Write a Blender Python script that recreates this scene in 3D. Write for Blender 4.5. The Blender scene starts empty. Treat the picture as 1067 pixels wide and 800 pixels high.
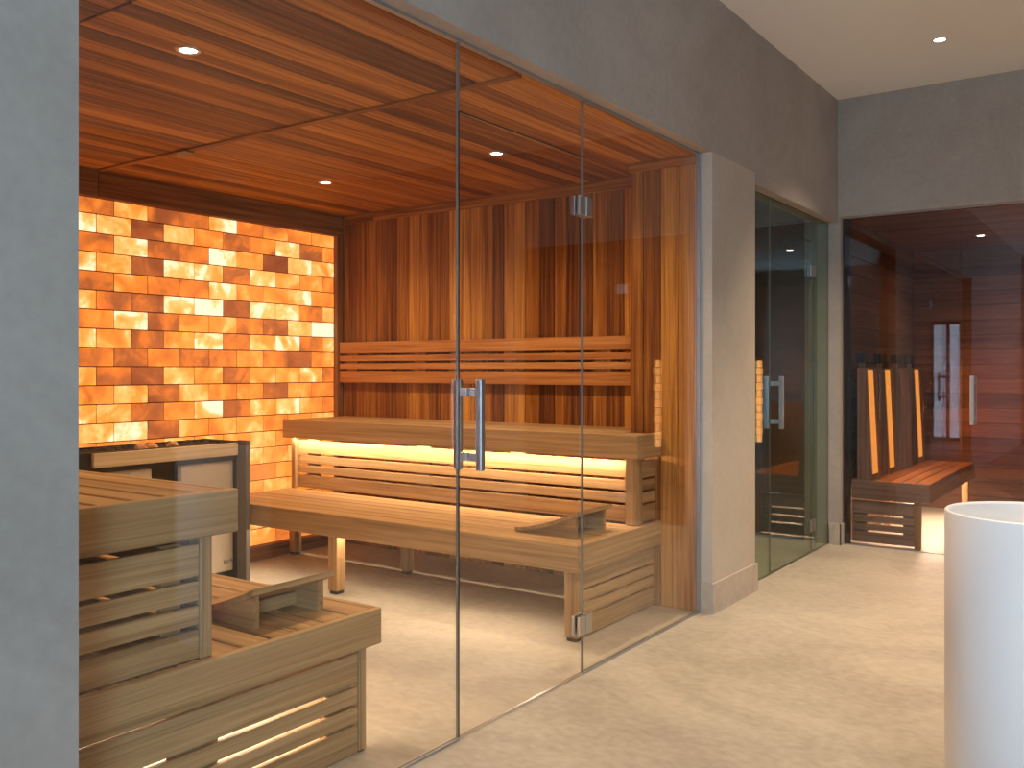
import bpy, bmesh, math, random
from mathutils import Vector, Matrix

random.seed(7)
S = bpy.context.scene
C = S.collection

# ------------------------------------------------------------------ camera
cam_d = bpy.data.cameras.new('camera'); cam = bpy.data.objects.new('camera', cam_d); C.objects.link(cam)
cam_d.sensor_width = 36.0
cam_d.lens = 954.0 / 1067.0 * 36.0
cam_d.shift_y = -15.0 / 1067.0
cam_d.clip_start = 0.05
YAW = math.radians(35.18)
cam.location = (0, 0, 1.25)
cam.rotation_euler = (math.radians(90), 0, YAW - math.radians(90))
S.camera = cam

# ------------------------------------------------------------------ colour, world, big lights
S.view_settings.view_transform = 'Standard'
S.view_settings.look = 'None'
S.view_settings.gamma = 1.0
S.view_settings.use_curve_mapping = False
S.view_settings.exposure = 0.0

W = bpy.data.worlds.new('sky'); S.world = W; W.use_nodes = True
bg = W.node_tree.nodes['Background']
bg.inputs[0].default_value = (0.55, 0.74, 1.0, 1); bg.inputs[1].default_value = 5.0

def area(name, loc, size, energy, color, target, spread=180):
    d = bpy.data.lights.new(name, 'AREA'); d.shape = 'RECTANGLE'; d.size, d.size_y = size
    d.energy = energy; d.color = color; d.spread = math.radians(spread)
    o = bpy.data.objects.new(name, d); C.objects.link(o); o.location = loc
    o.rotation_euler = (Vector(target) - Vector(loc)).to_track_quat('-Z', 'Y').to_euler()
    return o
DAY = (0.62, 0.78, 1.0)
WARM = (1.0, 0.72, 0.42)
LEDC = (1.0, 0.80, 0.58)
SALT_GAIN = 1.4
E_WIN_SIDE = 260
E_SPOT_HALL = 245; E_SPOT_SAUNA = 78
E_LED_UP = 15; E_LED_LOW = 11; E_LED_FAR = 30
# daylight entering through the two tall window walls of the hall behind the camera
area('daylight_side_windows', (-3.15, -2.92, 1.25), (1.4, 2.2), E_WIN_SIDE, (0.36, 0.65, 1.0), (-1.6, 0, 1.25))

# ------------------------------------------------------------------ materials
def mat(name):
    m = bpy.data.materials.new(name); m.use_nodes = True
    nt = m.node_tree; nt.nodes.clear()
    out = nt.nodes.new('ShaderNodeOutputMaterial')
    return m, nt, out
def N(nt, kind, **kw):
    n = nt.nodes.new(kind)
    for k, v in kw.items(): setattr(n, k, v)
    return n
def ramp(nt, stops):
    r = N(nt, 'ShaderNodeValToRGB'); e = r.color_ramp.elements
    while len(e) < len(stops): e.new(0.5)
    for i, (p, c) in enumerate(stops):
        e[i].position = p; e[i].color = (*c, 1)
    return r
def math_n(nt, op, a, b=None, clamp=False):
    n = N(nt, 'ShaderNodeMath', operation=op); n.use_clamp = clamp
    for i, v in enumerate((a, b)):
        if v is None: continue
        if isinstance(v, (int, float)): n.inputs[i].default_value = v
        else: nt.links.new(v, n.inputs[i])
    return n.outputs[0]
def plain(name, col, rough=0.5, metal=0.0, emit=None, estr=0, spec=0.5):
    m, nt, out = mat(name)
    b = N(nt, 'ShaderNodeBsdfPrincipled')
    tc = N(nt, 'ShaderNodeTexCoord'); nz = N(nt, 'ShaderNodeTexNoise'); nz.inputs['Scale'].default_value = 25
    nt.links.new(tc.outputs['Object'], nz.inputs['Vector'])
    mr = N(nt, 'ShaderNodeMapRange'); mr.inputs[3].default_value = rough * 0.85; mr.inputs[4].default_value = min(1, rough * 1.15)
    nt.links.new(nz.outputs[0], mr.inputs[0]); nt.links.new(mr.outputs[0], b.inputs['Roughness'])
    b.inputs['Base Color'].default_value = (*col, 1)
    b.inputs['Metallic'].default_value = metal
    b.inputs['Specular IOR Level'].default_value = spec
    if emit:
        b.inputs['Emission Color'].default_value = (*emit, 1); b.inputs['Emission Strength'].default_value = estr
    nt.links.new(b.outputs[0], out.inputs[0])
    return m
def wood(name, dark, mid, light, axis, rough=0.55, tone=0.5, bump=0.15, across=42, spec=0.22, amp=2.3, famp=0.85):
    m, nt, out = mat(name); L = nt.links
    b = N(nt, 'ShaderNodeBsdfPrincipled')
    tc = N(nt, 'ShaderNodeTexCoord'); g = N(nt, 'ShaderNodeNewGeometry')
    rnd = g.outputs['Random Per Island']
    off = N(nt, 'ShaderNodeVectorMath', operation='SCALE'); off.inputs[0].default_value = (13.1, 7.7, 19.3)
    L.new(rnd, off.inputs['Scale'])
    add = N(nt, 'ShaderNodeVectorMath', operation='ADD'); L.new(tc.outputs['Object'], add.inputs[0]); L.new(off.outputs[0], add.inputs[1])
    def stretched(along, acr, detail, dist):
        mp = N(nt, 'ShaderNodeMapping'); sc = [acr] * 3; sc['XYZ'.index(axis)] = along; mp.inputs['Scale'].default_value = sc
        L.new(add.outputs[0], mp.inputs['Vector'])
        n = N(nt, 'ShaderNodeTexNoise'); n.inputs['Scale'].default_value = 1; n.inputs['Detail'].default_value = detail
        n.inputs['Distortion'].default_value = dist; L.new(mp.outputs[0], n.inputs['Vector'])
        return n.outputs[0]
    big = stretched(0.9, across, 5, 0.6); fine = stretched(3.0, across * 7, 3, 0.2)
    v = math_n(nt, 'ADD', math_n(nt, 'MULTIPLY', math_n(nt, 'SUBTRACT', big, 0.5), amp), 0.5)
    fine_c = math_n(nt, 'MULTIPLY', math_n(nt, 'SUBTRACT', fine, 0.5), famp)
    v = math_n(nt, 'ADD', math_n(nt, 'MULTIPLY', v, 1 - tone), math_n(nt, 'MULTIPLY', rnd, tone))
    v = math_n(nt, 'ADD', v, fine_c, clamp=True)
    r = ramp(nt, [(0.14, dark), (0.5, mid), (0.92, light)])
    L.new(v, r.inputs[0]); L.new(r.outputs[0], b.inputs['Base Color'])
    b.inputs['Roughness'].default_value = rough; b.inputs['Specular IOR Level'].default_value = spec
    bp = N(nt, 'ShaderNodeBump'); bp.inputs['Strength'].default_value = bump; bp.inputs['Distance'].default_value = 0.002
    L.new(fine, bp.inputs['Height']); L.new(bp.outputs[0], b.inputs['Normal'])
    L.new(b.outputs[0], out.inputs[0])
    return m
def plaster(name, c1, c2, rough=0.75, scale=1.6, stretch=(1, 1, 1), fine=30, spec=0.3, amp=0.35):
    m, nt, out = mat(name); L = nt.links
    b = N(nt, 'ShaderNodeBsdfPrincipled'); tc = N(nt, 'ShaderNodeTexCoord')
    mp = N(nt, 'ShaderNodeMapping'); mp.inputs['Scale'].default_value = stretch; L.new(tc.outputs['Object'], mp.inputs[0])
    n1 = N(nt, 'ShaderNodeTexNoise'); n1.inputs['Scale'].default_value = scale; n1.inputs['Detail'].default_value = 8; n1.inputs['Roughness'].default_value = 0.62; n1.inputs['Distortion'].default_value = 0.9
    n2 = N(nt, 'ShaderNodeTexNoise'); n2.inputs['Scale'].default_value = fine; n2.inputs['Detail'].default_value = 4
    L.new(mp.outputs[0], n1.inputs['Vector']); L.new(mp.outputs[0], n2.inputs['Vector'])
    v = math_n(nt, 'ADD', n1.outputs[0], math_n(nt, 'MULTIPLY', math_n(nt, 'SUBTRACT', n2.outputs[0], 0.5), amp), clamp=True)
    r = ramp(nt, [(0.3, c1), (0.7, c2)]); L.new(v, r.inputs[0]); L.new(r.outputs[0], b.inputs['Base Color'])
    b.inputs['Roughness'].default_value = rough; b.inputs['Specular IOR Level'].default_value = spec
    bp = N(nt, 'ShaderNodeBump'); bp.inputs['Strength'].default_value = 0.08; bp.inputs['Distance'].default_value = 0.004
    L.new(n1.outputs[0], bp.inputs['Height']); L.new(bp.outputs[0], b.inputs['Normal'])
    L.new(b.outputs[0], out.inputs[0])
    return m
def glass(name, tint, gain=1.0):
    # thin architectural glass: straight transmission plus a mirror reflection that grows with the angle (Schlick)
    m, nt, out = mat(name); L = nt.links
    g = N(nt, 'ShaderNodeNewGeometry')
    d = N(nt, 'ShaderNodeVectorMath', operation='DOT_PRODUCT'); L.new(g.outputs['Incoming'], d.inputs[0]); L.new(g.outputs['Normal'], d.inputs[1])
    c = math_n(nt, 'ABSOLUTE', d.outputs['Value'])
    k = math_n(nt, 'POWER', math_n(nt, 'SUBTRACT', 1.0, c, clamp=True), 5.0)
    f = math_n(nt, 'ADD', 0.04 * gain, math_n(nt, 'MULTIPLY', k, 0.95), clamp=True)
    t = N(nt, 'ShaderNodeBsdfTransparent'); t.inputs[0].default_value = (*tint, 1)
    gl = N(nt, 'ShaderNodeBsdfGlossy'); gl.inputs['Roughness'].default_value = 0.0; gl.inputs[0].default_value = (1, 1, 1, 1)
    mx = N(nt, 'ShaderNodeMixShader'); L.new(f, mx.inputs[0]); L.new(t.outputs[0], mx.inputs[1]); L.new(gl.outputs[0], mx.inputs[2])
    L.new(mx.outputs[0], out.inputs[0])
    return m
CED = ((0.070, 0.014, 0.003), (0.29, 0.090, 0.011), (0.66, 0.29, 0.050))      # sauna cladding
BEN = ((0.20, 0.105, 0.040), (0.41, 0.235, 0.095), (0.62, 0.385, 0.175))          # bench timber
wx = wood('cladding_wood_x', *CED, 'X'); wy = wood('cladding_wood_y', *CED, 'Y'); wz = wood('cladding_wood_z', *CED, 'Z', tone=0.6)
bx_ = wood('bench_wood_x', *BEN, 'X', tone=0.25, amp=1.5, famp=0.6); by_ = wood('bench_wood_y', *BEN, 'Y', tone=0.25, amp=1.5, famp=0.6); bz_ = wood('bench_wood_z', *BEN, 'Z', tone=0.25, amp=1.5, famp=0.6)
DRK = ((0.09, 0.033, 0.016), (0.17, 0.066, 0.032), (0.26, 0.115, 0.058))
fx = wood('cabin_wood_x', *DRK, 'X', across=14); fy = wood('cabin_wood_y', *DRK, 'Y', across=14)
frame_w = wood('frame_wood', (0.15, 0.055, 0.018), (0.27, 0.11, 0.035), (0.38, 0.17, 0.06), 'X', tone=0.2)
railw = wood('pale_rail_wood', (0.50, 0.36, 0.20), (0.62, 0.47, 0.28), (0.74, 0.59, 0.38), 'X', tone=0.1)
backing = plain('dark_backing', (0.02, 0.010, 0.006), 0.9)
M_floor = plaster('stone_floor', (0.32, 0.27, 0.205), (0.46, 0.395, 0.31), 0.55, 1.8, (1, 0.6, 1), 34, 0.35, 0.55)
M_plas = plaster('microcement_wall', (0.35, 0.29, 0.235), (0.44, 0.375, 0.31), 0.7, 1.4)
M_ceil = plaster('painted_ceiling', (0.90, 0.85, 0.77), (0.93, 0.88, 0.80), 0.85, 1.0)
M_base = plaster('stone_skirting', (0.42, 0.34, 0.26), (0.56, 0.47, 0.37), 0.5, 5)
M_tile = plaster('steam_room_stone', (0.045, 0.045, 0.032), (0.085, 0.085, 0.060), 0.5, 3)
G_clear = glass('clear_glass', (0.975, 0.975, 0.965)); G_edge = plain('glass_edge', (0.20, 0.17, 0.13), 0.2)
G_green = glass('green_tinted_glass', (0.80, 0.88, 0.80), 1.3); G_smoke = glass('smoked_glass', (0.84, 0.80, 0.80), 1.3)
M_steel = plain('brushed_steel', (0.55, 0.52, 0.48), 0.35, 1.0)
M_alu = plain('aluminium_profile', (0.42, 0.44, 0.46), 0.4, 0.8)
M_black = plain('black_rubber', (0.012, 0.012, 0.012), 0.6)
M_seal = plain('door_seal', (0.02, 0.012, 0.008), 0.5)
M_white = plain('white_mineral_cast', (0.80, 0.79, 0.78), 0.45)
M_heatb = plain('beige_heater_panel', (0.62, 0.52, 0.38), 0.4)
M_heatd = plain('dark_heater_metal', (0.035, 0.028, 0.022), 0.5, 0.3)
M_heatg = plain('grey_heater_metal', (0.16, 0.145, 0.13), 0.45, 0.4)
M_stone = plaster('dark_heater_stone', (0.03, 0.022, 0.017), (0.09, 0.07, 0.055), 0.9, 12)
M_pink = plaster('pink_salt_stone', (0.75, 0.32, 0.13), (0.9, 0.5, 0.25), 0.6, 12)
M_led = plain('led_strip', (0.9, 0.8, 0.6), 0.5, emit=(1.0, 0.76, 0.42), estr=5)
M_lens = plain('downlight_lens', (0.9, 0.9, 0.9), 0.5, emit=(1.0, 0.93, 0.85), estr=28)
M_ring = plain('downlight_ring', (0.45, 0.43, 0.42), 0.35, 0.9)
M_wring = plain('white_ring', (0.7, 0.66, 0.6), 0.5)
M_orange_lit = plain('painted_orange_light', (0.3, 0.08, 0.02), 0.5, emit=(1.0, 0.40, 0.07), estr=1.15)  # orange light on the cabin backrests, painted as emission

def salt_material():
    m, nt, out = mat('backlit_salt'); L = nt.links
    at = N(nt, 'ShaderNodeAttribute'); at.attribute_name = 'tone'
    tc = N(nt, 'ShaderNodeTexCoord'); g = N(nt, 'ShaderNodeNewGeometry')
    off = N(nt, 'ShaderNodeVectorMath', operation='SCALE'); off.inputs[0].default_value = (31, 17, 53); L.new(g.outputs['Random Per Island'], off.inputs['Scale'])
    add = N(nt, 'ShaderNodeVectorMath', operation='ADD'); L.new(tc.outputs['Object'], add.inputs[0]); L.new(off.outputs[0], add.inputs[1])
    n1 = N(nt, 'ShaderNodeTexNoise'); n1.inputs['Scale'].default_value = 5.0; n1.inputs['Detail'].default_value = 2.5; n1.inputs['Distortion'].default_value = 0.8
    n2 = N(nt, 'ShaderNodeTexNoise'); n2.inputs['Scale'].default_value = 22; n2.inputs['Detail'].default_value = 6; n2.inputs['Distortion'].default_value = 1.2
    L.new(add.outputs[0], n1.inputs['Vector']); L.new(add.outputs[0], n2.inputs['Vector'])
    v = math_n(nt, 'ADD', at.outputs['Fac'], math_n(nt, 'MULTIPLY', math_n(nt, 'SUBTRACT', n1.outputs[0], 0.5), 1.15))
    v = math_n(nt, 'ADD', v, math_n(nt, 'MULTIPLY', math_n(nt, 'SUBTRACT', n2.outputs[0], 0.5), 0.28), clamp=True)
    r = ramp(nt, [(0.0, (0.16, 0.034, 0.012)), (0.25, (0.34, 0.085, 0.022)), (0.48, (0.72, 0.172, 0.021)), (0.70, (0.94, 0.295, 0.042)), (0.88, (1.0, 0.52, 0.15)), (1.0, (1.0, 0.86, 0.56))])
    L.new(v, r.inputs[0])
    b = N(nt, 'ShaderNodeBsdfPrincipled'); b.inputs['Base Color'].default_value = (0.30, 0.12, 0.05, 1); b.inputs['Roughness'].default_value = 0.55
    b.inputs['Specular IOR Level'].default_value = 0.2
    L.new(r.outputs[0], b.inputs['Emission Color']); b.inputs['Emission Strength'].default_value = SALT_GAIN
    L.new(b.outputs[0], out.inputs[0])
    return m
M_salt = salt_material()

# ------------------------------------------------------------------ mesh helpers
def box(bm, x0, x1, y0, y1, z0, z1, bev=0.0, mi=0):
    r = bmesh.ops.create_cube(bm, size=1.0)
    vs = r['verts']
    for v in vs:
        v.co = Vector(((x0 + x1) / 2 + v.co.x * (x1 - x0), (y0 + y1) / 2 + v.co.y * (y1 - y0), (z0 + z1) / 2 + v.co.z * (z1 - z0)))
    fs = list({f for v in vs for f in v.link_faces})
    for f in fs: f.material_index = mi
    if bev > 0:
        es = list({e for v in vs for e in v.link_edges})
        bmesh.ops.bevel(bm, geom=es, offset=bev, segments=1, affect='EDGES', profile=0.5)
    return fs
def prism(bm, pts, axis, a0, a1, bev=0.0):
    """extrude polygon pts (2D, in the two other axes, in order) along axis"""
    def P(u, v, a):
        return {'X': (a, u, v), 'Y': (u, a, v), 'Z': (u, v, a)}[axis]
    A = [bm.verts.new(P(u, v, a0)) for u, v in pts]; B = [bm.verts.new(P(u, v, a1)) for u, v in pts]
    n = len(pts); fs = [bm.faces.new(A), bm.faces.new(B[::-1])]
    for i in range(n): fs.append(bm.faces.new((A[i], B[i], B[(i + 1) % n], A[(i + 1) % n])))
    bmesh.ops.recalc_face_normals(bm, faces=fs)
    return fs
def lathe(bm, prof, cx, cy, seg=64):
    rings = []
    for r, z in prof:
        if r < 1e-6: rings.append([bm.verts.new((cx, cy, z))])
        else: rings.append([bm.verts.new((cx + r * math.cos(2 * math.pi * i / seg), cy + r * math.sin(2 * math.pi * i / seg), z)) for i in range(seg)])
    fs = []
    for a, b in zip(rings, rings[1:]):
        for i in range(seg):
            j = (i + 1) % seg
            if len(a) == 1: fs.append(bm.faces.new((a[0], b[j], b[i])))
            elif len(b) == 1: fs.append(bm.faces.new((a[i], a[j], b[0])))
            else: fs.append(bm.faces.new((a[i], a[j], b[j], b[i])))
    bmesh.ops.recalc_face_normals(bm, faces=fs)
    for f in fs: f.smooth = True
    return fs
def origin_of(o):
    v = Vector((0, 0, 0))
    while o is not None: v += o.location; o = o.parent
    return v
def obj(name, bm, mats, parent=None, origin=None, label=None):
    """bm is in world coordinates; the object's origin is its parent's base, or `origin`"""
    me = bpy.data.meshes.new(name)
    org = origin_of(parent) if parent is not None else Vector(origin or (0, 0, 0))
    bmesh.ops.translate(bm, verts=bm.verts, vec=-org)
    bm.to_mesh(me); bm.free()
    for m in (mats if isinstance(mats, (list, tuple)) else [mats]): me.materials.append(m)
    o = bpy.data.objects.new(name, me); C.objects.link(o)
    if parent is not None: o.parent = parent
    else: o.location = org
    if label: o['label'] = label
    return o
def tag(o, label, cat, group=None):
    o['label'] = label; o['category'] = cat
    if group: o['group'] = group
    return o
def thing(name, label, cat, loc, group=None):
    o = bpy.data.objects.new(name, None); C.objects.link(o); o.location = loc; o.empty_display_size = 0.1
    return tag(o, label, cat, group)
def struct(name, bm, mats, parent=None, label=None):
    o = obj(name, bm, mats, parent, label=label)
    if parent is None: o['kind'] = 'structure'
    return o
def boxes(*bs, bev=0.0):
    bm = bmesh.new()
    for b in bs: box(bm, *b, bev=bev)
    return bm
def boards(bm, run, a0, a1, across, c0, c1, width, fix, t0, t1, gap=0.003, bev=0.002, vary=0.0):
    """parallel boards: run = axis they run along, across = axis they are laid out in, fix = the thin axis"""
    c = c0
    while c < c1 - 1e-4:
        w = width * (1 + random.uniform(-vary, vary)); e = min(c + w, c1)
        if c1 - e < width * 0.25: e = c1
        d = {run: (a0, a1), across: (c + gap / 2, e - gap / 2), fix: (t0, t1)}
        box(bm, *d['X'], *d['Y'], *d['Z'], bev=bev)
        c = e

# ------------------------------------------------------------------ numbers
HC = 3.17          # hall ceiling
YF = 1.862         # front face of the plaster facade
YG = 1.934         # glass plane of the facade
XB = 6.67          # face of the end wall
XG = 6.74          # glass plane of the end cabin
ZS = 2.36          # sauna ceiling and opening height
ZO = 2.30          # height of the other openings

# ------------------------------------------------------------------ structure: hall
struct('floor', boxes((-4.3, 9.3, -3.3, 5.2, -0.12, 0.0)), M_floor)
struct('ceiling', boxes((-4.3, 6.9, -3.3, 2.1, HC, HC + 0.1)), M_ceil)
# left wall (facade): pier, beam, pier, corner
bm = boxes((-4.3, 1.053, YF, 2.02, 0, ZS + 0.006), (-4.3, 6.67, YF, 2.02, ZS + 0.006, HC),
           (4.42, 5.03, YF, 2.02, 0, ZS + 0.006), (5.03, 6.67, YF, 2.02, ZO, ZS + 0.006))
for f in bm.faces:
    c = f.calc_center_median()
    if 4.4 < c.x < 5.04 and c.z < ZS: f.material_index = 1
struct('wall_left', bm, [M_plas, plaster('pier_finish', (0.46, 0.38, 0.29), (0.55, 0.465, 0.365), 0.7, 1.4)])
# end wall: beam above the infrared cabin, narrow corner post, and the part right of the cabin
bm = boxes((XB, 6.80, -0.75, 2.10, ZO + 0.035, HC), (XB + 0.01, 6.80, 1.847, 2.10, 0, ZO + 0.035), (XB, 6.80, -3.3, -0.75, 0, HC))
struct('wall_back', bm, M_plas)
# right wall and the wall behind the camera, with window openings
bm = boxes((-4.3, -3.9, -3.12, -3.0, 0, HC), (-2.4, 6.9, -3.12, -3.0, 0, HC), (-3.9, -2.4, -3.12, -3.0, 2.4, HC))
struct('wall_right', bm, M_plas)
bm = boxes((-4.12, -4.0, -3.12, 0.6, 0, HC), (-4.12, -4.0, 1.12, YF, 0, HC), (-4.12, -4.0, 0.6, 1.12, 2.1, HC))
struct('wall_front', bm, M_plas)
def window(name, axis, c, a0, a1, n, z1):
    bm = bmesh.new(); g = bmesh.new()
    w = 0.028
    def bb(b, u0, u1, z0, zz, t0, t1):
        if axis == 'X': box(b, c + t0, c + t1, u0, u1, z0, zz)
        else: box(b, u0, u1, c + t0, c + t1, z0, zz)
    bb(bm, a0, a1, 0, 0.06, -0.03, 0.03); bb(bm, a0, a1, z1 - 0.06, z1, -0.03, 0.03)
    for i in range(n + 1):
        u = a0 + (a1 - a0) * i / n
        bb(bm, max(a0, u - w), min(a1, u + w), 0.06, z1 - 0.06, -0.03, 0.03)
    bb(g, a0 + w, a1 - w, 0.06, z1 - 0.06, -0.004, 0.004)
    o = struct(name, bm, M_heatd); struct('pane', g, G_clear, parent=o)
window('window_1', 'X', -4.06, 0.6, 1.12, 2, 2.1)
window('window_2', 'Y', -3.06, -3.9, -2.4, 2, 2.4)
# skirtings
bm = boxes((4.408, 5.042, YF - 0.012, YF, 0, 0.155), (4.408, 4.42, YF, YG - 0.012, 0, 0.155))
struct('baseboard_left', bm, M_base)
bm = boxes((6.668, 6.68, 1.838, YG - 0.012, 0, 0.15), (6.668, 6.735, 1.835, 1.847, 0, 0.15))
struct('baseboard_back', bm, M_base)
struct('baseboard_right', boxes((-2.4, 6.66, -3.0, -2.988, 0, 0.155)), M_base)

# ------------------------------------------------------------------ structure: sauna shell
YS = 4.86; XL = 1.05; XM = 4.72; XP = 4.41; YP = 2.33
bm = boxes((XL, 5.0, 1.95, 5.1, ZS + 0.02, ZS + 0.06)); box(bm, XL, XM, 2.02, YS + 0.02, ZS + 0.019, ZS + 0.021)
for f in bm.faces: f.material_index = 1
for (a, b) in ((XL, 1.592), (1.602, 2.822), (2.842, XM)):
    n0 = len(bm.faces)
    boards(bm, 'X', a, b, 'Y', 1.955, YS, 0.098, 'Z', ZS, ZS + 0.018, vary=0.0)
for f in bm.faces:
    if f.calc_center_median().z < ZS + 0.0185 or f.calc_area() < 1e-2 and f.calc_center_median().z < ZS + 0.019: f.material_index = 0
struct('ceiling_sauna', bm, [wx, backing])
struct('trim_1', boxes((2.816, 2.848, 1.96, 4.80, ZS - 0.010, ZS), bev=0.002), wy)     # batten across the ceiling
# right wall of the sauna: vertical boards, with a boxed pillar next to the glass
bm = bmesh.new()
box(bm, XM + 0.016, 5.0, YP, 5.1, 0, ZS + 0.05, mi=1); box(bm, XP + 0.016, 5.0, 2.02, YP - 0.016, 0, ZS + 0.05, mi=1)
boards(bm, 'Z', 0, ZS, 'Y', YP, YS - 0.03, 0.094, 'X', XM, XM + 0.016, vary=0.18, gap=0.004, bev=0.003)
boards(bm, 'Z', 0, ZS, 'Y', 1.945, YP, 0.085, 'X', XP, XP + 0.016, vary=0.3, gap=0.004, bev=0.003)
boards(bm, 'Z', 0, ZS, 'X', XP + 0.016, XM, 0.1, 'Y', YP - 0.016, YP, gap=0.004, bev=0.003)
struct('wall_sauna_right', bm, [wz, backing])
bm = boxes((XM - 0.03, XM, YP, 4.50, 2.298, ZS), (XM - 0.012, XM, 4.50, 4.80, 2.298, ZS), (XP - 0.014, XP, 1.945, YP, 2.310, ZS), bev=0.002)
struct('trim_2', bm, wy)                                                              # cornice
bm = bmesh.new(); box(bm, 0.9, XL - 0.016, 2.02, 5.1, 0, ZS + 0.05, mi=1)
boards(bm, 'Z', 0, ZS, 'Y', 2.02, YS, 0.094, 'X', XL - 0.016, XL, vary=0.18)
struct('wall_sauna_left', bm, [wz, backing])
struct('wall_sauna_back', boxes((XL, 5.0, YS + 0.06, 5.1, 0, ZS + 0.05)), backing)

# backlit salt-brick wall with its timber surround
salt = thing('salt_brick_panel', 'glowing backlit salt brick wall panel in orange and cream', 'salt wall', (2.9, YS, 0))
LV = ["473485556", "8727635836", "493496187", "8728848675", "464486686", "7428928848", "593664379", "8737947957", "446456426",
      "7327637774", "672765264", "8736936875", "773667467", "5657667567", "666757686", "6656675678", "676586767", "5667566756", "666576657", "5566656566"]
bm = bmesh.new(); tone = bm.faces.layers.float.new('tone_f')
z = 2.212
XR = 4.663
for r, lv in enumerate(LV):
    h = 0.089 if r == 0 else 0.107
    z0 = z - h
    x1 = XR; i = len(lv) - 1; first = True
    while x1 > 1.12:
        w = 0.213 if (r % 2 == 0 or not first) else 0.1065
        x0 = max(x1 - w, 1.11); first = False
        l = int(lv[i]) if i >= 0 else random.choice((3, 4, 5, 6, 7, 8)); i -= 1
        fs0 = set(bm.faces)
        box(bm, x0 + 0.0030, x1 - 0.0030, YS - random.uniform(0, 0.002), YS + 0.034, z0 + 0.0030, z - 0.0030, bev=0.002)
        for f in bm.faces:
            if f not in fs0: f[tone] = (l - 0.6) / 8.6
        x1 = x0
    z = z0
ob = obj('bricks', bm, M_salt, salt)
# face float -> colour attribute is read by name 'tone'
me = ob.data
src = me.attributes['tone_f']; vals = [d.value for d in src.data]
dst = me.attributes.new('tone', 'FLOAT', 'FACE')
src = me.attributes['tone_f']
for i, v in enumerate(vals): dst.data[i].value = v
obj('mortar_backing', boxes((1.1, XR + 0.005, YS + 0.005, YS + 0.055, 0.09, 2.215)), plain('mortar', (0.16, 0.05, 0.02), 0.9), salt)
bm = boxes((XL, 2.842, YS - 0.035, YS + 0.06, 2.212, ZS), (2.846, XM, YS - 0.035, YS + 0.06, 2.212, ZS), bev=0.002)
obj('header', bm, frame_w, salt, label='dark brown timber header with one butt joint')
obj('side_frame', boxes((XR, XM - 0.001, YS - 0.035, YS + 0.06, 0.0, 2.212), bev=0.002), wood('frame_wood_z', (0.15, 0.055, 0.018), (0.27, 0.11, 0.035), (0.38, 0.17, 0.06), 'Z'), salt)
obj('plinth', boxes((XL, XR, YS - 0.038, YS + 0.06, 0.0, 0.088), bev=0.002), frame_w, salt)

# ------------------------------------------------------------------ glass fronts
def pane_bm(axis, c, a0, a1, z0, z1, t=0.005, inset=0.0):
    bm = bmesh.new()
    if axis == 'Y': box(bm, a0, a1, c - t, c + t, z0, z1)
    else: box(bm, c - t, c + t, a0, a1, z0, z1)
    k = 1 if axis == 'Y' else 0
    bmesh.ops.recalc_face_normals(bm, faces=bm.faces)
    for f in bm.faces:
        if abs(f.normal[k]) < 0.5: f.material_index = 1
    return bm
def pull(parent, axis, c, a, z0, z1, off=0.048, w=0.0125):
    """square bar pull handle on both faces of a glass door"""
    bm = bmesh.new()
    def bb(u0, u1, t0, t1, za, zb, bev=0.002):
        if axis == 'Y': box(bm, u0, u1, c + t0, c + t1, za, zb, bev=bev)
        else: box(bm, c + t0, c + t1, u0, u1, za, zb, bev=bev)
    for s in (-1, 1):
        t0, t1 = sorted((s * (off - w), s * (off + w)))
        bb(a - w, a + w, t0, t1, z0, z1)
        for zc in (z0 + 0.045, z1 - 0.045):
            t0, t1 = sorted((s * 0.006, s * (off - w)))
            bb(a - 0.009, a + 0.009, t0, t1, zc - 0.014, zc + 0.014, 0.001)
    return obj('pull_handle', bm, M_steel, parent, label='square brushed steel bar pull')
def hinge(parent, axis, c, a, zc, half=0.052):
    bm = bmesh.new()
    for s in (-1, 1):
        t0, t1 = sorted((s * 0.006, s * 0.020))
        for u0, u1 in ((a - half, a - 0.004), (a + 0.004, a + half)):
            if axis == 'Y': box(bm, u0, u1, c + t0, c + t1, zc - 0.040, zc + 0.040, bev=0.002)
            else: box(bm, c + t0, c + t1, u0, u1, zc - 0.040, zc + 0.040, bev=0.002)
    bb = bm
    if axis == 'Y': box(bb, a - 0.003, a + 0.003, c - 0.016, c + 0.016, zc - 0.036, zc + 0.036)
    else: box(bb, c - 0.016, c + 0.016, a - 0.003, a + 0.003, zc - 0.036, zc + 0.036)
    return obj('hinge', bm, M_steel, parent, label='square steel glass hinge')
ZT = 2.125     # door head
struct('window_3', pane_bm('Y', YG, 1.055, 2.4215, 0.008, ZS + 0.004), [G_clear, G_edge])
struct('window_4', pane_bm('Y', YG, 2.4275, 3.2435, ZT, ZS + 0.004), [G_clear, G_edge])
struct('window_5', pane_bm('Y', YG, 3.2475, 4.419, 0.008, ZS + 0.004), [G_clear, G_edge])
d1 = struct('door_1', pane_bm('Y', YG, 2.4275, 3.2425, 0.008, ZT - 0.004), [G_clear, G_edge])
struct('door_seal', boxes((2.4225, 2.4270, YG - 0.006, YG + 0.006, 0.008, ZT - 0.004), (2.4275, 3.2425, YG - 0.004, YG + 0.004, ZT - 0.0038, ZT - 0.0005)), M_seal, parent=d1)
pull(d1, 'Y', YG, 2.488, 0.905, 1.217)
hinge(d1, 'Y', YG, 3.245, 0.205); hinge(d1, 'Y', YG, 3.245, 1.92)
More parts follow.
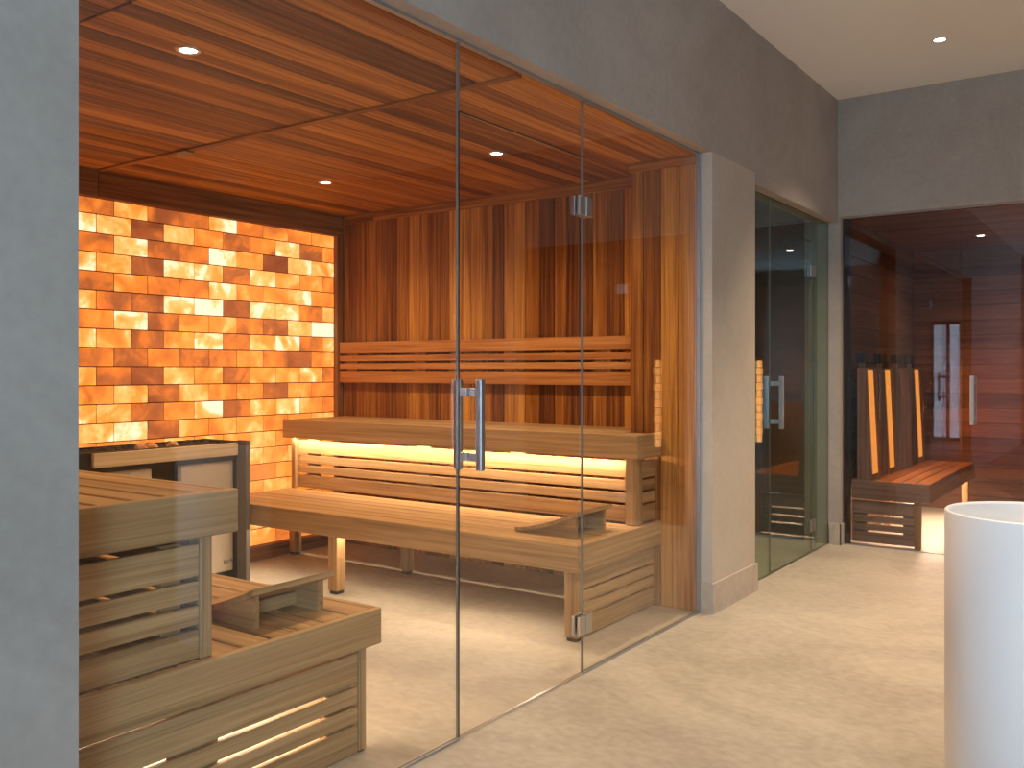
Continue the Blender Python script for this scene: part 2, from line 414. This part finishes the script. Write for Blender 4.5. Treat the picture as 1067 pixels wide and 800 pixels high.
struct('trim_3', boxes((1.055, 2.421, YG - 0.011, YG + 0.011, 0, 0.0075), (3.248, 4.41, YG - 0.011, YG + 0.011, 0, 0.0075), (1.055, 4.42, YG - 0.011, YG + 0.011, ZS - 0.004, ZS + 0.006), (4.409, 4.42, YG - 0.010, YG + 0.010, 0, ZS)), M_alu)
# second room (steam room)
struct('window_6', pane_bm('Y', YG, 5.032, 5.468, 0.006, ZO), [G_green, G_edge])
struct('window_7', pane_bm('Y', YG, 5.474, 6.285, ZT, ZO), [G_green, G_edge])
struct('window_8', pane_bm('Y', YG, 6.290, 6.678, 0.006, ZO), [G_green, G_edge])
d2 = struct('door_2', pane_bm('Y', YG, 5.474, 6.285, 0.012, ZT - 0.004), [G_green, G_edge])
pull(d2, 'Y', YG, 5.545, 0.885, 1.209)
hinge(d2, 'Y', YG, 6.2875, 0.187); hinge(d2, 'Y', YG, 6.2875, 1.92)
struct('wall_steam_back', boxes((5.0, 6.8, 4.0, 4.1, 0, 2.42)), M_tile)
struct('wall_steam_left', boxes((5.0, 5.03, 2.02, 4.0, 0, 2.42)), M_tile)
struct('wall_steam_right', boxes((6.68, 6.8, 2.10, 4.0, 0, 2.42)), M_tile)
struct('ceiling_steam', boxes((5.0, 6.8, 2.02, 4.1, 2.42, 2.5)), M_tile)
bench2 = thing('steam_bench', 'dark stone bench at the back of the green glass steam room', 'bench', (5.85, 3.7, 0))
obj('seat', boxes((5.032, 6.678, 3.45, 3.998, 0.40, 0.45), bev=0.005), M_tile, bench2)
obj('base', boxes((5.032, 6.678, 3.52, 3.998, 0.0, 0.3995)), M_tile, bench2)
# infrared cabin front
struct('window_9', pane_bm('X', XG, 1.077, 1.846, 0.006, ZO + 0.035), [G_smoke, G_edge])
struct('window_10', pane_bm('X', XG, 0.245, 1.072, ZT, ZO + 0.035), [G_smoke, G_edge])
struct('window_11', pane_bm('X', XG, -0.75, 0.240, 0.006, ZO + 0.035), [G_smoke, G_edge])
d3 = struct('door_3', pane_bm('X', XG, 0.245, 1.072, 0.012, ZT - 0.004), [G_smoke, G_edge])
pull(d3, 'X', XG, 1.000, 0.885, 1.209)
hinge(d3, 'X', XG, 0.2425, 0.187); hinge(d3, 'X', XG, 0.2425, 1.92)
struct('trim_4', boxes((XG - 0.012, XG + 0.012, -0.75, 1.072, 0, 0.005), (XG - 0.012, XG + 0.012, 1.08, 1.846, 0, 0.0055), (XG - 0.012, XG + 0.012, -0.75, 1.847, ZO + 0.030, ZO + 0.036)), M_alu)
# infrared cabin shell
struct('trim_5', boxes((6.762, 6.799, 1.803, 1.8455, 0.0, ZO + 0.028)), M_heatd)
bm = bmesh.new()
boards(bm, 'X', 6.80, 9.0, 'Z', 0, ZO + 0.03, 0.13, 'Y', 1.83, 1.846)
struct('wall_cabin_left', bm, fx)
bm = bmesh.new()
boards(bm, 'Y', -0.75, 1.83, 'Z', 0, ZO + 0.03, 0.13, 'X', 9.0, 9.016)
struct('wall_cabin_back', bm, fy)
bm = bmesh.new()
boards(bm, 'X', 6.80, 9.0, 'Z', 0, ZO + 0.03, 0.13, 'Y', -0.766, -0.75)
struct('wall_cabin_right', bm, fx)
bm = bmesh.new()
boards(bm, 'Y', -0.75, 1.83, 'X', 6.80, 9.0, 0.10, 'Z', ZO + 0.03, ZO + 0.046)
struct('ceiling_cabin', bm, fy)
struct('wall_shell', boxes((6.80, 9.3, 1.848, 2.1, 0, 2.5), (9.02, 9.3, -0.9, 1.848, 0, 2.5), (6.80, 9.3, -0.9, -0.768, 0, 2.5), (6.80, 9.3, -0.9, 2.1, 2.36, 2.5)), backing)

# ------------------------------------------------------------------ lamps
def downlight(x, y, z, label, group, e, hall):
    t = thing('recessed_downlight', label, 'ceiling light', (x, y, z), group)
    r = 0.042
    bm = bmesh.new(); lathe(bm, [(r * 0.72, z - 0.001), (r * 0.78, z - 0.006), (r, z - 0.005), (r + 0.003, z - 0.0002)], x, y, 40)
    obj('trim_ring', bm, M_wring if hall else M_ring, t)
    bm = bmesh.new(); lathe(bm, [(0, z - 0.0035), (r * 0.70, z - 0.0025), (r * 0.70, z - 0.0005)], x, y, 40)
    obj('lens', bm, M_lens, t)
    d = bpy.data.lights.new('lamp', 'SPOT'); d.energy = e; d.color = (1.0, 0.80, 0.59) if hall else (1.0, 0.76, 0.48)
    d.spot_size = math.radians(100 if hall else 150); d.spot_blend = 1.0; d.shadow_soft_size = 0.03
    o = bpy.data.objects.new('lamp', d); C.objects.link(o); o.parent = t; o.location = (0, 0, -0.02)
for x, y, lb in ((1.95, 2.75, 'recessed spot in sauna ceiling nearest the grey pillar'),
                 (3.79, 2.77, 'recessed spot in sauna ceiling seen through the glass door'),
                 (3.80, 4.03, 'recessed spot in sauna ceiling closest to the salt wall corner')):
    downlight(x, y, ZS, lb, 'sauna ceiling spots', E_SPOT_SAUNA, False)
downlight(5.785, 1.035, HC, 'round white recessed downlight in the pale hall ceiling', 'hall ceiling downlights', E_SPOT_HALL, True)
for x, y, lb in ((5.44, 0.47, 'hall ceiling downlight seen only mirrored in the sauna front glass'), (3.3, 0.6, 'hall ceiling downlight above the sauna door, out of frame'), (1.3, -0.7, 'added hall ceiling downlight beside the camera, unseen, brightening the basin'),):  # the one beside the camera is added to brighten basin and floor
    downlight(x, y, HC, lb, 'hall ceiling downlights', E_SPOT_HALL, True)
downlight(8.19, 1.16, ZO + 0.03, 'small recessed spot in the dark infrared cabin ceiling', 'cabin ceiling spots', 16, False)

def led(parent, x0, x1, y0, y1, z, e, aim, strip=True):
    """LED profile on the underside of a bench edge: the glowing strip plus its light"""
    if strip: obj('led_strip', boxes((x0, x1, y0, y1, z, z + 0.006)), M_led, parent, label='warm white led strip')
    cx, cy = (x0 + x1) / 2, (y0 + y1) / 2
    d = bpy.data.lights.new('led_light', 'AREA'); d.shape = 'RECTANGLE'
    d.energy = e; d.color = LEDC
    o = bpy.data.objects.new('led_light', d); C.objects.link(o)
    d.size, d.size_y = max(x1 - x0, 0.012), y1 - y0
    o.location = Vector((cx, cy, z - 0.003)) - origin_of(parent); o.parent = parent
    v = Vector(aim)
    q = v.to_track_quat('-Z', 'Y')
    # keep the long side along world Y
    zc = -v.normalized(); yc = Vector((0, 1, 0)) if abs(v.y) < 1e-6 else (Vector((0, 1, 0)) - zc * zc.y).normalized(); xc = yc.cross(zc)
    o.rotation_euler = Matrix((xc, yc, zc)).transposed().to_euler()
    if (y1 - y0) < (x1 - x0): d.size, d.size_y = x1 - x0, y1 - y0

# ------------------------------------------------------------------ benches
def slats(x0, x1, y0, y1, z0, z1, n, gap=0.012, ends=True):
    bm = bmesh.new(); w = (x1 - x0 + gap) / n
    for i in range(n): box(bm, x0 + i * w, x0 + (i + 1) * w - gap, y0, y1, z0, z1, bev=0.003)
    return bm
PAN_UP = ((0.689, 0.776), (0.623, 0.675), (0.558, 0.609), (0.460, 0.544))
PAN_LO = ((0.228, 0.314), (0.167, 0.214), (0.107, 0.153), (0.006, 0.093))

# --- right bench, upper tier: X 4.135..4.71, Y 2.14..4.80
def right_upper():
    t = thing('upper_sauna_bench', 'upper timber bench along the board wall, light glowing under its front edge', 'sauna bench', (4.42, 3.45, 0.45))
    y0, y1 = 2.14, 4.80
    bm = bmesh.new()
    n = 6; xa, xb = 4.163, XM - 0.004; gap = 0.012; w = (xb - xa + gap) / n
    for i in range(n):
        a, b = xa + i * w, xa + (i + 1) * w - gap
        box(bm, a, b, (y0 + 0.028) if b < XP else YP + 0.004, y1, 0.885, 0.915, bev=0.003)
    obj('seat', bm, by_, t)
    obj('front_apron', boxes((4.135, 4.161, y0, y1, 0.795, 0.918), bev=0.003), by_, t)
    obj('end_apron', boxes((4.162, XP - 0.003, y0, y0 + 0.026, 0.795, 0.918), bev=0.003), bx_, t)
    bm = bmesh.new()
    for za, zb in PAN_UP: box(bm, 4.222, 4.242, 2.235, 4.775, za, zb, bev=0.002)
    for yy in (2.9, 3.6, 4.57): box(bm, 4.243, 4.268, yy, yy + 0.10, 0.46, 0.785)
    obj('front_panel', bm, by_, t)
    bm = bmesh.new()
    for za, zb in PAN_UP: box(bm, 4.246, XP - 0.003, 2.176, 2.194, za, zb, bev=0.002)
    obj('end_panel', bm, bx_, t)
    obj('leg', boxes((4.175, 4.243, 2.166, 2.233, 0.453, 0.794), bev=0.003), bz_, t)
    obj('leg', boxes((4.190, 4.221, 4.735, 4.776, 0.453, 0.794), bev=0.003), bz_, t)
    obj('bearer', boxes((4.27, 4.30, 2.25, 4.78, 0.80, 0.884), (XM - 0.05, XM - 0.01, 2.36, 4.78, 0.80, 0.884)), by_, t)
    led(t, 4.165, 4.177, 2.25, 4.75, 0.806, E_LED_UP, (0.75, 0, -1))
    return t
right_upper()
# --- right bench, lower tier: X 3.55..4.2
def right_lower():
    t = thing('lower_sauna_bench', 'long low timber bench on square legs in front of the board wall', 'sauna bench', (3.9, 3.45, 0))
    y0, y1 = 2.14, 4.81
    obj('seat', slats(3.579, 4.206, y0 + 0.028, y1, 0.420, 0.450, 7, gap=0.007), by_, t)
    obj('front_apron', boxes((3.55, 3.577, y0, y1, 0.328, 0.452), bev=0.003), by_, t)
    obj('end_apron', boxes((3.578, XP - 0.003, y0, y0 + 0.026, 0.328, 0.452), bev=0.003), bx_, t)
    bm = bmesh.new()
    for za, zb in PAN_LO: box(bm, 3.665, XP - 0.003, 2.186, 2.204, za, zb, bev=0.002)
    box(bm, 3.86, 3.98, 2.205, 2.225, 0.006, 0.32)
    obj('end_panel', bm, bx_, t)
    for (a, b, c, d) in ((3.590, 3.660, 2.168, 2.236), (3.590, 3.660, 3.72, 3.79), (3.590, 3.660, 4.72, 4.79), (4.20, 4.26, 3.74, 3.80), (4.20, 4.26, 4.75, 4.81)):
        leg = obj('leg', boxes((a, b, c, d, 0.018, 0.418), bev=0.003), bz_, t)
        obj('foot', boxes((a + 0.008, b - 0.008, c + 0.008, d - 0.008, 0.0, 0.018)), M_black, leg, label='black plastic foot')
    bm = boxes((3.662, 3.69, 2.24, 4.80, 0.35, 0.419), (4.10, 4.128, 2.24, 4.80, 0.35, 0.419), bev=0.002)
    obj('bearer', bm, by_, t)
    led(t, 3.622, 3.640, 2.26, 4.70, 0.335, E_LED_LOW, (-0.55, 0, -1), strip=False)
    return t
right_lower()
# --- near bench, on the left side of the sauna
def near_upper():
    t = thing('upper_sauna_bench', 'upper tier of the near timber bench beside the grey pillar, slatted end facing out', 'sauna bench', (1.35, 3.2, 0.45))
    y0, y1 = 2.100, 4.35
    obj('seat', slats(XL + 0.008, 1.624, y0 + 0.026, y1, 0.888, 0.917, 6), by_, t)
    obj('front_apron', boxes((1.626, 1.652, y0 + 0.026, y1, 0.798, 0.918), bev=0.003), by_, t)
    obj('end_apron', boxes((XL + 0.004, 1.652, y0, y0 + 0.025, 0.798, 0.918), bev=0.003), bx_, t)
    bm = bmesh.new()
    for za, zb in PAN_UP[:3] + ((0.4665, 0.544),): box(bm, XL + 0.004, 1.545, 2.130, 2.148, za, zb, bev=0.002)
    box(bm, 1.44, 1.50, 2.149, 2.170, 0.4665, 0.783); box(bm, 1.12, 1.20, 2.149, 2.170, 0.4665, 0.783)
    obj('end_panel', bm, bx_, t)
    bm = bmesh.new()
    for za, zb in PAN_UP[:3] + ((0.4665, 0.544),): box(bm, 1.562, 1.580, 2.19, y1, za, zb, bev=0.002)
    obj('front_panel', bm, by_, t)
    obj('leg', boxes((1.546, 1.584, 2.125, 2.188, 0.4630, 0.797), bev=0.003), bz_, t)
    obj('leg', boxes((1.51, 1.56, y1 - 0.06, y1 - 0.01, 0.4630, 0.797), bev=0.003), bz_, t)
    return t
near_upper()
def near_lower():
    t = thing('lower_sauna_bench', 'lower tier of the near timber bench, slatted end with lit gaps beside the glass', 'sauna bench', (1.7, 3.2, 0))
    y0, y1 = 2.100, 4.35
    obj('seat', slats(XL + 0.008, 2.203, y0 + 0.026, y1, 0.430, 0.4620, 11), by_, t)
    obj('front_apron', boxes((2.205, 2.231, y0 + 0.026, y1, 0.345, 0.4625), bev=0.003), by_, t)
    obj('end_apron', boxes((XL + 0.004, 2.231, y0, y0 + 0.025, 0.345, 0.4625), bev=0.003), bx_, t)
    bm = bmesh.new()
    for za, zb in ((0.227, 0.326), (0.165, 0.215), (0.104, 0.153), (0.004, 0.092)): box(bm, XL + 0.004, 2.150, 2.130, 2.148, za, zb, bev=0.002)
    box(bm, 1.62, 2.14, 2.149, 2.160, 0.300, 0.345); box(bm, 2.02, 2.14, 2.149, 2.170, 0.006, 0.299); box(bm, 1.47, 1.62, 2.149, 2.170, 0.006, 0.334)
    obj('end_panel', bm, bx_, t)
    for (a, b, c, d) in ((2.152, 2.186, 2.126, 2.190), (1.10, 1.16, 2.20, 2.26), (2.12, 2.18, 3.3, 3.36), (2.12, 2.18, 4.27, 4.33)):
        leg = obj('leg', boxes((a, b, c, d, 0.006, 0.418), bev=0.003), bz_, t)
        obj('foot', boxes((a + 0.006, b - 0.006, c + 0.006, d - 0.006, 0.0, 0.006)), M_black, leg, label='black plastic foot')
    obj('bearer', boxes((1.25, 1.28, 2.2, y1, 0.35, 0.419), (2.06, 2.09, 2.2, y1, 0.35, 0.419)), by_, t)
    led(t, 1.95, 1.97, 2.25, 4.25, 0.40, 34, (-0.1, 0, -1), strip=False)
    return t
near_lower()

# --- wall backrest
t = thing('wall_backrest', 'long horizontal slatted timber backrest on the vertical board wall', 'backrest', (4.70, 3.64, 1.157))
bm = bmesh.new()
for za, zb in ((1.364, 1.445), (1.309, 1.350), (1.254, 1.295), (1.157, 1.240)): box(bm, 4.672, 4.690, 2.45, 4.812, za, zb, bev=0.002)
obj('slats', bm, wood('backrest_wood', (0.30, 0.09, 0.02), (0.45, 0.17, 0.04), (0.60, 0.27, 0.08), 'Y', tone=0.3), t)
for yy in (2.60, 3.28, 4.02, 4.66): obj('bracket', boxes((4.6905, 4.7195, yy, yy + 0.09, 1.165, 1.437)), wz, t)

# --- headrests: curved board falling away from its raised end, on two tapered side boards
def headrest(x0, x1, yn, zb, label, hi=0.128, ln=0.36):
    t = thing('wooden_headrest', label, 'headrest', ((x0 + x1) / 2, yn + ln / 2, zb), 'curved wooden headrests')
    prof = []
    K = 14
    for i in range(K + 1):
        s = i / K
        prof.append((yn + s * ln, zb + 0.022 + (hi - 0.022) * ((1 - s) ** 1.5)))
    th = 0.019
    bm = bmesh.new()
    pts = [(y, z) for y, z in prof] + [(y, z - th) for y, z in reversed(prof)]
    prism(bm, pts, 'X', x0, x1)
    obj('curved_board', bm, bx_, t)
    for a in (x0 + 0.022, x1 - 0.045):
        low = [(y, z - th - 0.0005) for y, z in prof if y > yn + 0.02]
        pts = [(low[0][0] , zb)] + low + [(low[-1][0], zb)]
        pts = [p for k, p in enumerate(pts) if k == 0 or p[1] > zb + 0.0004 or k == len(pts) - 1]
        bm = bmesh.new(); prism(bm, pts, 'X', a, a + 0.022)
        obj('side_board', bm, by_, t)
    bm = boxes((x0 + 0.046, x1 - 0.046, yn + 0.13, yn + 0.15, zb + 0.008, zb + 0.048))
    obj('cross_rail', bm, bx_, t)
headrest(1.795, 2.125, 2.215, 0.4625, 'curved wooden headrest lying on the near lower bench next to the upper tier')
headrest(3.705, 4.045, 2.235, 0.4505, 'curved wooden headrest on the far lower bench at the glass end')

# ------------------------------------------------------------------ heater
t = thing('sauna_heater', 'low wide sauna heater with pale timber rail and stones in front of the salt wall', 'sauna heater', (3.1, 4.7, 0))
X0, X1 = 2.30, 3.448
obj('body', boxes((X0, 2.912, 4.425, 4.74, 0.078, 0.72), (3.095, X1 - 0.004, 4.425, 4.74, 0.078, 0.72), bev=0.004), M_heatb, t, label='beige stone-look front panels')
obj('plinth', boxes((X0 + 0.05, X1 - 0.02, 4.47, 4.74, 0.0, 0.0775)), M_black, t)
obj('vent_recess', boxes((2.913, 3.094, 4.46, 4.74, 0.079, 0.72)), M_heatd, t)
obj('guard_rail', boxes((2.556, X1 - 0.003, 4.380, 4.406, 0.751, 0.825), bev=0.004), railw, t, label='pale timber guard rail')
bm = boxes((X0, X1, 4.407, 4.424, 0.722, 0.829), (X0, X1, 4.725, 4.742, 0.722, 0.829), (X0, X0 + 0.015, 4.4245, 4.7245, 0.722, 0.829), (X1 - 0.015, X1, 4.4245, 4.7245, 0.722, 0.829), (X0 + 0.0155, X1 - 0.0155, 4.4245, 4.7245, 0.722, 0.745))
obj('stone_tray', bm, M_heatd, t)
obj('side_fin', boxes((X1 + 0.001, X1 + 0.030, 4.318, 4.40, 0.0, 0.838), bev=0.002), M_heatg, t, label='grey metal side fin')
obj('side_panel', boxes((X1 + 0.001, X1 + 0.028, 4.401, 4.74, 0.0, 0.832), bev=0.002), M_heatd, t)
bm = bmesh.new()
def stroke(bm, pts, y, r=0.0016):
    for (xa, za), (xb, zb) in zip(pts, pts[1:]):
        d = Vector((xb - xa, 0, zb - za))
        n = Vector((-d.z, 0, d.x)).normalized() * r
        q = [Vector((xa, y, za)) - n, Vector((xb, y, zb)) - n, Vector((xb, y, zb)) + n, Vector((xa, y, za)) + n]
        A = [bm.verts.new(p) for p in q]; B = [bm.verts.new(p + Vector((0, 0.0008, 0))) for p in q]
        bm.faces.new(A); bm.faces.new(B[::-1])
        for i in range(4): bm.faces.new((A[i], B[i], B[(i + 1) % 4], A[(i + 1) % 4]))
ox, oz, k = 3.374, 0.122, 0.95
for pts in ([(0, .03), (.006, 0), (.014, .026)], [(.014, .026), (.016, .002)], [(.024, .02), (.026, 0)], [(.030, .004), (.038, .024), (.046, .002)], [(.050, .034), (.054, .012), (.062, .022)], [(.062, .022), (.066, .004)]):
    stroke(bm, [(ox + a * k, oz + b * k) for a, b in pts], 4.4238)
bmesh.ops.recalc_face_normals(bm, faces=bm.faces)
obj('maker_mark', bm, M_heatd, t, label='small dark script mark')
# stones, one mesh for each of three shapes
def rock(seed, r):
    bm = bmesh.new(); bmesh.ops.create_icosphere(bm, subdivisions=2, radius=r)
    rr = random.Random(seed); ks = [(Vector((rr.gauss(0, 1), rr.gauss(0, 1), rr.gauss(0, 1))).normalized(), rr.uniform(0.70, 0.95)) for _ in range(9)]
    for v in bm.verts:
        for n, d in ks:
            over = v.co.dot(n) - d * r
            if over > 0: v.co -= n * over * 0.9
        v.co.z *= 0.75
    me = bpy.data.meshes.new('heater_stone'); bm.to_mesh(me); bm.free(); return me
dark = [rock(i, 0.036) for i in range(4)]; pink = [rock(9 + i, 0.036) for i in range(2)]
for m in dark: m.materials.append(M_stone)
for m in pink: m.materials.append(M_pink)
rs = random.Random(3); i = 0
PK = {8: 'leftmost', 9: 'middle', 11: 'rightmost'}
for ix in range(17):
    for iy in range(4):
        x = 2.362 + ix * 0.0640; y = 4.466 + iy * 0.0720
        pk = iy == 0 and ix in PK
        o = bpy.data.objects.new('heater_stone', (pink if pk else dark)[i % (2 if pk else 4)]); C.objects.link(o)
        up = 0.815 + (0.022 if pk else rs.uniform(-0.008, 0.006))
        o.location = (x + rs.uniform(-.002, .002), y + rs.uniform(-.002, .002), up - 0.008); o.rotation_euler = (0, 0, rs.uniform(0, 6.28))
        sc = 0.84 if not pk else 0.95
        o.scale = (sc, sc, 1.0)
        if pk: tag(o, PK[ix] + ' of three pinkish orange salt stones lying on the heater', 'stone', 'salt stones on the heater')
        else: tag(o, 'dark grey stone in the heater tray', 'stone', 'dark stones in the heater tray')
        i += 1

# ceiling sensor slot beside the batten
o = obj('ceiling_vent', boxes((2.80, 2.86, 3.98, 4.07, ZS - 0.016, ZS - 0.0105), bev=0.001), M_heatg, None, (2.83, 4.02, ZS - 0.0105))
tag(o, 'small dark slotted vent on the ceiling batten above the salt wall', 'vent')

# ------------------------------------------------------------------ basin
t = thing('washbasin', 'tall white cylindrical freestanding washbasin at right on the beige floor', 'washbasin', (2.752, 0.263, 0))
R, H = 0.214, 0.875
bm = bmesh.new()
lathe(bm, [(0, 0.0), (R - 0.004, 0.0), (R, 0.004), (R, H - 0.004), (R - 0.003, H - 0.0005), (R - 0.006, H), (R - 0.010, H - 0.002), (R - 0.012, H - 0.008), (R - 0.016, H - 0.07), (R - 0.05, H - 0.115), (0.09, H - 0.128), (0.024, H - 0.131), (0.022, H - 0.135), (0, H - 0.135)], 2.752, 0.263, 128)
obj('bowl_column', bm, M_white, t)
bm = bmesh.new(); lathe(bm, [(0, H - 0.1265), (0.018, H - 0.127), (0.021, H - 0.130), (0.021, H - 0.1345)], 2.752, 0.263, 32)
obj('drain_cover', bm, M_steel, t)

# ------------------------------------------------------------------ infrared cabin furniture
t = thing('cabin_bench', 'dark timber bench in the end cabin lit orange from above', 'sauna bench', (7.75, 1.55, 0))
bm = bmesh.new()
w = (1.826 - 1.306 + 0.006) / 6
for i in range(6): box(bm, 6.823, 8.715, 1.306 + i * w, 1.306 + (i + 1) * w - 0.006, 0.425, 0.453, bev=0.003)
obj('seat', bm, wood('cabin_seat_wood', (0.16, 0.07, 0.03), (0.28, 0.13, 0.06), (0.40, 0.2, 0.1), 'X'), t)
M_cb = wood('cabin_bench_wood', (0.16, 0.105, 0.07), (0.28, 0.19, 0.13), (0.40, 0.29, 0.20), 'Y', tone=0.3)
M_cbx = wood('cabin_bench_wood_x', (0.16, 0.07, 0.03), (0.28, 0.13, 0.06), (0.40, 0.2, 0.1), 'X', tone=0.3)
obj('end_apron', boxes((6.800, 6.822, 1.28, 1.80, 0.325, 0.458), bev=0.003), M_cb, t)
obj('front_apron', boxes((6.823, 8.73, 1.28, 1.304, 0.325, 0.458), bev=0.003), M_cbx, t)
bm = bmesh.new()
for za, zb in ((0.222, 0.314), (0.162, 0.208), (0.104, 0.148), (0.016, 0.090)): box(bm, 6.815, 6.835, 1.385, 1.80, za, zb, bev=0.002)
box(bm, 6.836, 6.850, 1.385, 1.46, 0.016, 0.314); box(bm, 6.836, 6.850, 1.70, 1.80, 0.016, 0.314)
obj('end_panel', bm, M_cb, t)
for (a, b, c, d) in ((6.812, 6.850, 1.340, 1.383), (8.62, 8.68, 1.32, 1.37), (8.62, 8.68, 1.75, 1.80), (7.70, 7.75, 1.74, 1.79)):
    obj('leg', boxes((a, b, c, d, 0.0, 0.424), bev=0.002), bz_, t)
led(t, 6.88, 8.60, 1.43, 1.45, 0.418, E_LED_FAR, (0, 0.001, -1), strip=False)
for i, (xa, lb) in enumerate(((6.835, 'upright infrared backrest nearest the glass, its face painted with orange light'), (7.35, 'second upright backrest from the glass in the end cabin, painted with orange light'),
                              (7.87, 'third upright backrest from the glass in the end cabin, the unlit brown one'), (8.39, 'fourth upright backrest, farthest from the cabin glass, painted with orange light'))):
    xb = xa + 0.30
    t = thing('infrared_backrest', lb, 'infrared backrest', ((xa + xb) / 2, 1.73, 0.453), 'infrared backrests in the end cabin')
    bm = bmesh.new()
    prism(bm, [(1.668, 0.454), (1.770, 0.454), (1.770, 1.265), (1.706, 1.265)], 'X', xa, xb)
    obj('board', bm, wood('backrest_post_wood', (0.16, 0.10, 0.06), (0.30, 0.19, 0.12), (0.42, 0.28, 0.18), 'Z') if i == 0 else bpy.data.materials['backrest_post_wood'], t)
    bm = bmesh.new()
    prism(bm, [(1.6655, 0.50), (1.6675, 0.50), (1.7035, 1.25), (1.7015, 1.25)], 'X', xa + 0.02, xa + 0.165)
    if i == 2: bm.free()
    else: obj('orange_light_strip', bm, M_orange_lit, t, label='orange light on the board, painted as a glowing strip')  # emissive strip stands in for orange light falling on the board
    bm = bmesh.new(); prism(bm, [(1.735, 1.30), (1.785, 1.30), (1.785, 1.37), (1.735, 1.37)], 'X', xa + 0.02, xa + 0.20)
    obj('headrest', bm, M_black, t, label='black padded headrest')
    for xx in (xa + 0.045, xa + 0.13): obj('headrest_bracket', boxes((xx, xx + 0.022, 1.755, 1.767, 1.2655, 1.2995)), M_steel, t)
    d = bpy.data.lights.new('orange_fill', 'AREA'); d.shape = 'RECTANGLE'; d.size = 0.12; d.size_y = 0.6; d.energy = 3 if i == 2 else 11; d.color = (1.0, 0.36, 0.08)  # added orange fill that warms the bench and cabin
    o = bpy.data.objects.new('orange_fill', d); C.objects.link(o); o.parent = t
    o.location = (-0.03, -0.062, 0.40); o.rotation_euler = (math.radians(-75), 0, 0)

# added column lamps, unseen, placed so their reflections make orange strips in the glass
M_addedlamp = plain('added_lamp_glow', (0.8, 0.4, 0.15), 0.5, emit=(1.0, 0.50, 0.14), estr=4.5)
for x, y, lb in ((7.50, 0.187, 'added slim glowing column, unseen, for the strip mirrored in the sauna front glass'), (8.60, 0.72, 'added slim glowing column, unseen, for the strip mirrored in the green steam room glass')):
    t = thing('added_column_lamp', lb, 'lamp', (x, y, 0), 'added column lamps')
    bm = bmesh.new(); lathe(bm, [(0, 0), (0.09, 0), (0.09, 0.012), (0.012, 0.02), (0.010, 0.55), (0, 0.55)], x, y, 24)
    obj('stand', bm, M_heatd, t)
    bm = bmesh.new(); z = 0.552; k = 0
    while z < 1.28:
        w = 0.024 if k % 2 else 0.020
        box(bm, x - w, x + w, y - w, y + w, z, z + 0.066, bev=0.004); z += 0.072; k += 1
    obj('glow_stack', bm, M_addedlamp, t)
